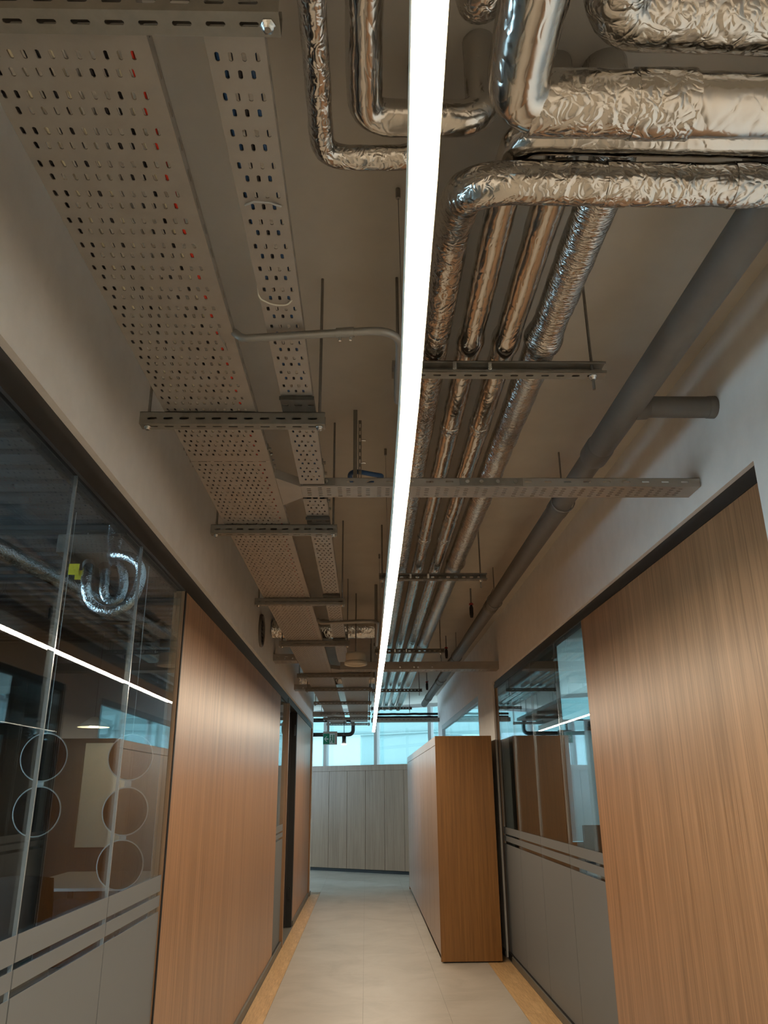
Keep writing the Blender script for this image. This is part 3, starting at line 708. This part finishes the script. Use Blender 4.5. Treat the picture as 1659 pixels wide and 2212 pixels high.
# struts under the pipes: open channel with slotted lips
def pipe_strut(label, Y, x0, x1, z0=2.757):
    t = thing('pipe_strut', label, 'strut', ((x0 + x1) / 2, Y, z0), group='struts under the foil pipes')
    Lg = x1 - x0; H = 0.041; D = 0.045
    b = B().perf(H, slots(Lg, H, 0.05, 0.0115, 0.0045, 0.62), lambda x, yy, h: (x0 + yy, Y + D / 2 - h, z0 + x))
    b.perf(D, slots(Lg, D, 0.05, 0.0125, 0.0055), lambda x, yy, h: (x0 + yy, Y - D / 2 + x, z0 + h))
    b.box(x0, x1, Y - D / 2, Y + D / 2, z0 + H - 0.002, z0 + H)
    b.box(x0, x1, Y - D / 2, Y - D / 2 + 0.002, z0, z0 + 0.008); b.box(x0, x1, Y - D / 2, Y - D / 2 + 0.002, z0 + H - 0.008, z0 + H)
    part('channel', b, 'strut', t)
    for X in (x0 + 0.02, x1 - 0.04):
        part('threaded_rod', B().cyl((X, Y, z0 - 0.05), (X, Y, ZC), 0.005, 8), 'rod', t)
        part('nut', B().lathe([(0, -0.013), (0.010, -0.013), (0.010, -0.003), (0.014, -0.003), (0.014, 0), (0, 0)], (X, Y, z0), 6), 'bolt', t)
    for X in (0.285, 0.398):
        part('saddle_clip', B().box(X - 0.006, X + 0.006, Y - D / 2 - 0.006, Y - D / 2 - 0.0005, z0 + 0.006, z0 + 0.034).cyl((X, Y - D / 2 - 0.010, z0 + 0.012), (X, Y - D / 2 - 0.0005, z0 + 0.012), 0.006, 6), 'bolt', t)
    return t
for lab, Y in (('nearest strut under the four foil pipes', 2.215), ('second strut under the four foil pipes, past the cross tray', 4.83), ('third strut under the four foil pipes, before the middle cross tray', 7.66),
               ('fourth strut under the foil pipes, far back', 10.9), ('farthest strut under the foil pipes, against the daylight', 13.4)):
    pipe_strut(lab, Y, 0.085, 0.776)

# ================================================================== GREY DRAIN PIPE
gx, gz = 0.995, 2.862
t = thing('drain_pipe', 'thick grey drain pipe running along the right side of the ceiling', 'pipe', (gx, 5, gz - 0.06))
part('pipe_length', B().tube(smooth_path([(gx, 1.50, ZC - 0.002), (gx, 1.50, gz), (gx, 3.02, gz)], 0.1, 0.3), 0.056, 28), 'pipe_grey', t)
part('socket', B().tube([(gx, 2.985, gz), (gx, 3.0, gz), (gx, 3.10, gz), (gx, 3.12, gz)], [0.0565, 0.060, 0.060, 0.052], 28), 'pipe_grey', t)
part('pipe_length', B().tube([(gx, 3.1, gz), (gx, 3.75, gz)], 0.050, 28), 'pipe_grey', t)
part('socket', B().tube([(gx, 3.70, gz), (gx, 3.705, gz), (gx, 3.80, gz)], [0.050, 0.056, 0.056], 28), 'pipe_grey', t)
part('pipe_length', B().tube([(gx, 3.78, gz), (gx, 13.5, gz), (gx, 13.58, gz)], [0.0525, 0.0525, 0.05], 28), 'pipe_grey', t)
for yy in (6.0, 8.95, 10.6, 12.4): part('socket', B().tube([(gx, yy, gz), (gx, yy + 0.01, gz), (gx, yy + 0.12, gz), (gx, yy + 0.13, gz)], [0.0525, 0.057, 0.057, 0.0525], 24), 'pipe_grey', t)
part('branch', B().cyl((gx, 2.635, gz), (WR, 2.635, gz), 0.041, 24).tube([(gx + 0.03, 2.635, gz), (gx + 0.075, 2.635, gz), (gx + 0.08, 2.635, gz)], [0.05, 0.047, 0.041], 24).tube([(WR - 0.03, 2.635, gz), (WR - 0.002, 2.635, gz)], [0.0425, 0.0435], 24), 'pipe_grey', t)
for k, yy in enumerate((3.66, 5.87, 8.55, 10.3, 12.6)):
    h = part('clevis_hanger', B().cyl((gx, yy, gz + 0.10), (gx, yy, ZC), 0.0045, 8), 'rod', t)
    V = [(gx + 0.0585 * math.sin(a), yy, gz + 0.0585 * math.cos(a)) for a in [2 * PI * i / 20 for i in range(20)]]
    b = B().tube([(gx - 0.03, yy, gz + 0.052), (gx, yy, gz + 0.105), (gx + 0.03, yy, gz + 0.052)], 0.0035, 6)
    b.tube(V + [V[0]], 0.0035, 6)
    part('strap', b, 'rod', h)
for lab, yy in (('sprinkler head standing beside the drain pipe, nearest of three', 6.55), ('red-capped sprinkler behind the middle cross tray, middle of three', 8.75), ('red-capped sprinkler beside the far drain pipe, farthest of three', 11.7)):
    X = 0.905
    s = thing('sprinkler', lab, 'sprinkler', (X, yy, 2.87), group='sprinkler heads by the drain pipe')
    part('stem', B().cyl((X, yy, 2.99), (X, yy, ZC), 0.007, 8), 'rod', s)
    part('body', B().lathe([(0.0, 0.0), (0.012, 0.0), (0.017, 0.03), (0.017, 0.085), (0.009, 0.11), (0, 0.12)], (X, yy, 2.875), 14), 'black', s)
    part('cap', B().lathe([(0, 0.0), (0.019, 0.0), (0.019, 0.010), (0.010, 0.018), (0, 0.018)], (X, yy, 2.985), 14), 'red', s)

# ================================================================== CONDUITS
def conduit(label, pts, r, coup=None):
    t = thing('conduit', label, 'conduit', pts[0])
    part('tube', B().tube(smooth_path(pts, 0.085, 0.02, 14), r, 14), 'conduit', t)
    if coup:
        a, b_ = coup
        part('coupling', B().cyl(a, b_, r * 1.25, 14), 'conduit', t)
        for f in (0.2, 0.8):
            c = Vector(a).lerp(Vector(b_), f)
            part('screw', B().cyl((c.x, c.y, c.z - r * 1.2), (c.x, c.y, c.z - r * 1.2 - 0.011), 0.0035, 8), 'bolt', t)
    return t
conduit('grey conduit curving from the wide tray toward the light, nearest the camera', [(-0.343, 1.763, 2.625), (-0.32, 1.76, 2.604), (0.088, 1.712, 2.604), (0.098, 2.15, 2.604), (0.098, 2.15, 2.75)], 0.0105, ((-0.075, 1.7315, 2.604), (-0.030, 1.726, 2.604)))
conduit('thin conduit curving out of the wide tray, farther back', [(-0.343, 5.42, 2.632), (-0.32, 5.42, 2.603), (0.083, 5.36, 2.603), (0.086, 6.4, 2.603), (0.086, 6.4, ZC - 0.002)], 0.0125)

# vertical post with clipped cable and blue loop behind the first cross tray
t = thing('drop_post', 'dark upright strut dropping from ceiling behind the nearest cross tray', 'strut', (-0.046, 3.2, 2.77))
part('post', B().box(-0.056, -0.038, 3.19, 3.21, 2.77, 3.13), 'strut', t)
part('slotted_bar', B().perf(0.014, slots(0.30, 0.014, 0.035, 0.010, 0.003), lambda x, yy, h: (-0.033 + x, 3.195 + h, 2.78 + yy)), 'strut', t)
for z in (2.87, 2.98): part('clip_bolt', B().cyl((-0.02, 3.195, z), (0.0, 3.195, z), 0.004, 6), 'bolt', t)
loop = [(0.0 + 0.072 * math.cos(a), 3.285 + 0.072 * math.sin(a), 2.835 + 0.010 * math.sin(2 * a + 0.7)) for a in [2 * PI * i / 28 for i in range(29)]]
solo('cable_coil', B().tube(loop, 0.011, 10), 'cable_blue', 'blue cable coil hanging by the upright strut above the cross tray', 'cable')

# drum speaker
t = thing('drum_speaker', 'white drum-shaped ceiling speaker left of the light', 'speaker', (-0.085, 6.72, 2.50))
part('body', B().lathe([(0, 0.012), (0.075, 0.012), (0.086, 0.02), (0.086, 0.09), (0.080, 0.105), (0, 0.105)], (-0.085, 6.72, 2.50), 32), 'plastic_white', t)
part('rim', B().lathe([(0.074, 0.010), (0.088, 0.0), (0.097, 0.005), (0.097, 0.030), (0.087, 0.036)], (-0.085, 6.72, 2.50), 32), 'plastic_white', t)
part('stem', B().cyl((-0.085, 6.72, 2.60), (-0.085, 6.72, ZC), 0.006, 8), 'rod', t)

# round wall grille
t = thing('round_grille', 'round dark slatted grille high on the left wall', 'grille', (WL, 6.27, 2.59))
yc, zc = 6.27, 2.715
V = [(WL + 0.008, yc + 0.12 * math.cos(a), zc + 0.12 * math.sin(a)) for a in [2 * PI * i / 32 for i in range(33)]]
part('ring', B().tube(V, 0.014, 8), 'pipe_grey', t)
part('backing', B().cyl((WL + 0.001, yc, zc), (WL + 0.004, yc, zc), 0.115, 32), 'black', t)
for k in range(7):
    z = zc - 0.09 + k * 0.03; h = math.sqrt(0.115 ** 2 - (z - zc) ** 2)
    part('slat', B().add([(WL + 0.004, yc - h, z), (WL + 0.016, yc - h, z - 0.008), (WL + 0.016, yc + h, z - 0.008), (WL + 0.004, yc + h, z), (WL + 0.004, yc - h, z + 0.003), (WL + 0.016, yc - h, z - 0.005), (WL + 0.016, yc + h, z - 0.005), (WL + 0.004, yc + h, z + 0.003)],
        [(3, 2, 1, 0), (4, 5, 6, 7), (0, 1, 5, 4), (1, 2, 6, 5), (2, 3, 7, 6), (3, 0, 4, 7)]), 'pipe_grey', t)

# ================================================================== FAR END DETAILS
# exit sign
t = thing('exit_sign', 'green exit sign with left arrow and running figure', 'sign', (-0.595, 13.3, 2.20))
sx0, sx1, sy, sz0, sz1 = -0.700, -0.505, 13.3, 2.195, 2.372
part('case', B().bevbox(sx0, sx1 + 0.035, sy, sy + 0.04, sz0, sz1 + 0.03, 0.003), 'plastic_grey', t)
part('stem', B().box(-0.64, -0.60, sy + 0.01, sy + 0.03, sz1 + 0.03, ZT - 0.002), 'plastic_grey', t)
fy = sy - 0.001
part('green_field', B().box(sx0 + 0.003, sx0 + 0.105, fy - 0.002, fy, sz0 + 0.008, sz1 - 0.004), 'sign_green', t)
part('pale_field', B().box(sx0 + 0.105, sx1 - 0.003, fy - 0.002, fy, sz0 + 0.008, sz1 - 0.004), 'sign_pale', t)
cx, cz = sx0 + 0.052, (sz0 + sz1) / 2
part('arrow', B().prism([(cx - 0.036, cz), (cx + 0.002, cz + 0.042), (cx + 0.018, cz + 0.042), (cx - 0.010, cz + 0.010), (cx + 0.038, cz + 0.010), (cx + 0.038, cz - 0.010), (cx - 0.010, cz - 0.010), (cx + 0.018, cz - 0.042), (cx + 0.002, cz - 0.042)], 'y', fy - 0.004, fy - 0.0021), 'sign_pale', t)
ax = sx0 + 0.145
b = B().prism([(ax + 0.022, sz0 + 0.02), (ax + 0.040, sz0 + 0.02), (ax + 0.040, sz1 - 0.02), (ax + 0.022, sz1 - 0.02)], 'y', fy - 0.004, fy - 0.0021)
b.prism([(ax - 0.006 + 0.011 * math.cos(a), cz + 0.052 + 0.011 * math.sin(a)) for a in [2 * PI * i / 10 for i in range(10)]], 'y', fy - 0.004, fy - 0.0021)
b.prism([(ax - 0.014, cz - 0.012), (ax + 0.004, cz - 0.012), (ax + 0.006, cz + 0.038), (ax - 0.010, cz + 0.038)], 'y', fy - 0.004, fy - 0.0021)
b.prism([(ax - 0.034, cz + 0.008), (ax - 0.010, cz + 0.028), (ax - 0.010, cz + 0.038), (ax - 0.036, cz + 0.016)], 'y', fy - 0.004, fy - 0.0021)
b.prism([(ax - 0.014, cz - 0.012), (ax - 0.030, cz - 0.052), (ax - 0.020, cz - 0.054), (ax - 0.002, cz - 0.012)], 'y', fy - 0.004, fy - 0.0021)
b.prism([(ax - 0.004, cz - 0.012), (ax + 0.014, cz - 0.040), (ax + 0.006, cz - 0.062), (ax + 0.014, cz - 0.064), (ax + 0.022, cz - 0.038), (ax + 0.006, cz - 0.010)], 'y', fy - 0.004, fy - 0.0021)
part('running_figure', b, 'sign_green', t)
# pipe with bend and the spot lamp under it
solo('bent_pipe', B().tube(smooth_path([(-3.2, 15.0, 2.46), (-0.235, 15.0, 2.46), (-0.235, 15.0, 2.72), (-0.5, 15.0, 2.72), (-3.2, 15.0, 2.72)], 0.09, 0.05), 0.036, 14), 'rail', 'dark pipe looping in front of the far window', 'pipe')
t = thing('spot_lamp', 'small cylindrical downlight glowing in front of the far window', 'lamp', (-0.375, 14.0, 2.22))
part('body', B().lathe([(0, 0.02), (0.032, 0.02), (0.036, 0.02), (0.036, 0.15), (0, 0.15)], (-0.375, 14.0, 2.225), 20), 'rail', t)
part('lens', B().lathe([(0, 0.0), (0.030, 0.002), (0.046, 0.012), (0.036, 0.022), (0, 0.022)], (-0.375, 14.0, 2.222), 20), 'spot_glow', t)
part('stem', B().cyl((-0.375, 14.0, 2.37), (-0.375, 14.0, ZT - 0.0), 0.006, 8), 'rail', t)

# ================================================================== LEFT ROOM
def disc_column(label, X, Y, zs, r):
    t = thing('disc_screen', label, 'screen', (X, Y, min(zs) - r))
    for z in zs:
        V = [(X + r * math.cos(a), Y, z + r * math.sin(a)) for a in [2 * PI * i / 40 for i in range(41)]]
        d = part('disc', B().cyl((X, Y - 0.004, z), (X, Y + 0.004, z), r - 0.003, 40), 'glass_smoked', t)
        part('rim', B().tube(V, 0.004, 8), 'rim', d)
    for z0, z1 in zip(zs[1:], zs): part('link', B().box(X - 0.018, X + 0.018, Y - 0.004, Y + 0.004, z0 + r + 0.004, z1 - r - 0.004), 'rim', t)
    part('hanging_cord', B().cyl((X, Y, zs[0] + r), (X, Y, ZC), 0.002, 6), 'rim', t)
disc_column('left column of smoked round discs behind the left glass', -1.758, 4.5, [1.68, 1.402], 0.125)
disc_column('right column of smoked round discs behind the left glass', -1.288, 4.5, [1.677, 1.40, 1.137], 0.120)
# flexible foil duct loops
t = thing('flexible_duct', 'looped silver flexible duct hanging from the ceiling behind the left glass', 'duct', (-1.30, 3.9, 2.33))
def curve(p): # smooth curve through points
    p = [Vector(q) for q in p]; out = []
    for i_ in range(len(p) - 1):
        a, b_, c, d_ = p[max(i_ - 1, 0)], p[i_], p[i_ + 1], p[min(i_ + 2, len(p) - 1)]
        for k in range(6):
            u = k / 6; out.append(0.5 * ((2 * b_) + (c - a) * u + (2 * a - 5 * b_ + 4 * c - d_) * u * u + (3 * b_ - a - 3 * c + d_) * u ** 3))
    return out + [p[-1]]
part('outer_loop', B().tube(curve([(-1.467, 4.02, 2.621), (-1.444, 3.94, 2.549), (-1.425, 3.9, 2.483), (-1.406, 3.9, 2.422), (-1.361, 3.9, 2.377), (-1.296, 3.9, 2.355), (-1.235, 3.9, 2.372), (-1.188, 3.9, 2.412), (-1.166, 3.92, 2.487), (-1.161, 3.93, 2.558), (-1.181, 3.94, 2.613), (-1.226, 3.95, 2.652), (-1.287, 3.97, 2.673), (-1.334, 4.0, 2.69), (-1.36, 4.1, 2.78), (-1.37, 4.2, 2.95), (-1.37, 4.2, 3.09)]), 0.026, 14, True, 0.10, 22, 3, 0.08), 'foil_loop', t)
part('inner_loop', B().tube(curve([(-1.387, 4.05, 2.603), (-1.369, 4.0, 2.542), (-1.358, 3.975, 2.483), (-1.339, 3.975, 2.439), (-1.302, 3.975, 2.424), (-1.272, 3.98, 2.448), (-1.268, 4.0, 2.515), (-1.287, 4.03, 2.59), (-1.33, 4.08, 2.652), (-1.40, 4.2, 2.70), (-1.46, 4.3, 2.90), (-1.46, 4.3, 3.09)]), 0.024, 14, True, 0.10, 22, 4, 0.08), 'foil_loop', t)
part('yellow_tag', B().bevbox(-1.565, -1.51, 4.0, 4.004, 2.575, 2.635, 0.001).bevbox(-1.53, -1.475, 4.005, 4.009, 2.55, 2.60, 0.001), 'yellow', t, label='bright yellow tape tag')
part('end_sleeve', B().cyl((-1.467, 4.02, 2.60), (-1.50, 4.10, 2.66), 0.032, 12).cyl((-1.387, 4.05, 2.59), (-1.42, 4.12, 2.65), 0.030, 12), 'pipe_grey', t)
t2 = thing('duct_box', 'dark duct box above the silver loops behind the left glass', 'duct', (-1.52, 4.9, 2.62))
part('box', B().bevbox(-1.90, -1.35, 4.62, 5.2, 2.88, 3.0, 0.005), 'pipe_grey', t2)
for X in (-1.82, -1.43): part('hanger_rod', B().cyl((X, 4.9, 3.0), (X, 4.9, ZC), 0.005, 8), 'rod', t2)
foil_pipe('foil pipe under the ceiling of the left room', [(-2.35, 2.2, 2.80), (-1.95, 5.2, 2.80), (-1.5, 8.7, 2.80)], 0.055, 'foil_loop', 0.3, 0.05, 21)
fp = foil_pipe('second foil pipe near the glass in the left room', [(-1.12, 4.6, 2.78), (-1.12, 8.8, 2.78)], 0.06, 'foil_loop', 0.3, 0.06, 22)
for yy in (5.2, 7.6): part('hanger_rod', B().cyl((-1.12, yy, 2.82), (-1.12, yy, ZC - 0.03), 0.005, 8), 'rod', fp)
# furniture
t = thing('meeting_table', 'white table standing inside the left glass room', 'table', (-2.45, 7.9, 0))
part('tabletop', B().bevbox(-3.0, -2.0, 7.25, 8.7, 0.715, 0.74, 0.003), 'table_white', t)
for x in (-2.93, -2.07):
    for yy in (7.33, 8.62): part('leg', B().box(x - 0.022, x + 0.022, yy - 0.022, yy + 0.022, 0, 0.715), 'rail', t)
def chair(label, x, yy, rz, mt):
    t = thing('office_chair', label, 'chair', (x, yy, 0), rz)
    part('seat', B().bevbox(-0.24, 0.24, -0.24, 0.24, 0.43, 0.50, 0.02), mt, t, True)
    V = []; F = []; n = 8; k = 6
    for i in range(k + 1):
        for j in range(n + 1):
            u = (j / n - 0.5) * 2; h = i / k
            V.append((0.24 * u * (1 - 0.12 * h), 0.25 - 0.09 * u * u + 0.06 * h, 0.46 + 0.46 * h * (1 - 0.06 * u * u)))
    o_ = len(V); V += [(a, c + 0.035, d) for a, c, d in V]
    for i in range(k):
        for j in range(n):
            a = i * (n + 1) + j; F += [(a, a + 1, a + n + 2, a + n + 1), (o_ + a, o_ + a + n + 1, o_ + a + n + 2, o_ + a + 1)]
    for j in range(n): F += [(k * (n + 1) + j, k * (n + 1) + j + 1, o_ + k * (n + 1) + j + 1, o_ + k * (n + 1) + j), (j, o_ + j, o_ + j + 1, j + 1)]
    for i in range(k): F += [(i * (n + 1), (i + 1) * (n + 1), o_ + (i + 1) * (n + 1), o_ + i * (n + 1)), (i * (n + 1) + n, o_ + i * (n + 1) + n, o_ + (i + 1) * (n + 1) + n, (i + 1) * (n + 1) + n)]
    part('backrest', B().add(V, F, True), mt, t, True)
    for sx in (-0.2, 0.2):
        for sy_ in (-0.2, 0.2): part('leg', B().tube([(sx, sy_, 0.43), (sx * 1.15, sy_ * 1.15, 0.0)], 0.014, 8), 'rail', t, True)
    return t
chair('dark upholstered chair just inside the left glass', -1.55, 5.3, 2.7, 'fabric_dark')
chair('dark chair beside the white table in the left room', -2.55, 6.7, PI, 'fabric_dark')
chair('pale chair wrapped in plastic film at the white table', -1.65, 7.75, -PI / 2, 'plastic_film')
t = thing('sofa', 'dark high-backed sofa inside the left glass room', 'sofa', (-2.75, 5.2, 0))
part('seat', B().bevbox(-3.3, -2.1, 4.9, 5.55, 0.08, 0.44, 0.03), 'fabric_dark', t)
part('backrest', B().bevbox(-3.3, -2.1, 4.72, 4.90, 0.08, 1.22, 0.03), 'fabric_dark', t)
part('armrest', B().bevbox(-2.1, -1.96, 4.72, 5.55, 0.08, 0.66, 0.03), 'fabric_dark', t)
part('armrest', B().bevbox(-3.44, -3.3, 4.72, 5.55, 0.08, 0.66, 0.03), 'fabric_dark', t)
solo('wall_board', B().bevbox(-3.05, -2.55, 8.915, 8.948, 0.95, 2.0, 0.004), 'cream', 'cream board lit on the back wall of the left room', 'board')
t = thing('pendant_lamp', 'wide conical pendant lamp inside the left room', 'lamp', (-2.78, 8.3, 2.10))
part('shade', B().lathe([(0.16, 0.0), (0.155, 0.01), (0.03, 0.10), (0.0, 0.105)], (-2.78, 8.3, 2.12), 24), 'cream', t)
part('bulb', B().lathe([(0, 0.0), (0.04, 0.004), (0.045, 0.02), (0.02, 0.05), (0, 0.055)], (-2.78, 8.3, 2.115), 16), 'lamp_glow', t)
part('cord', B().cyl((-2.78, 8.3, 2.22), (-2.78, 8.3, ZC), 0.004, 6), 'black', t)
# right room: dark desk screen
t = thing('desk_screen', 'dark desk divider seen through the right glass', 'screen', (2.9, 8.4, 0))
part('divider', B().bevbox(2.2, 3.9, 8.45, 8.49, 0.6, 1.14, 0.004), 'fabric_dark', t)
part('desktop', B().bevbox(2.2, 3.9, 7.7, 8.44, 0.70, 0.73, 0.003), 'table_white', t)
for x in (2.26, 3.84):
    for yy in (7.78, 8.38): part('leg', B().box(x - 0.02, x + 0.02, yy - 0.02, yy + 0.02, 0, 0.70), 'rail', t)
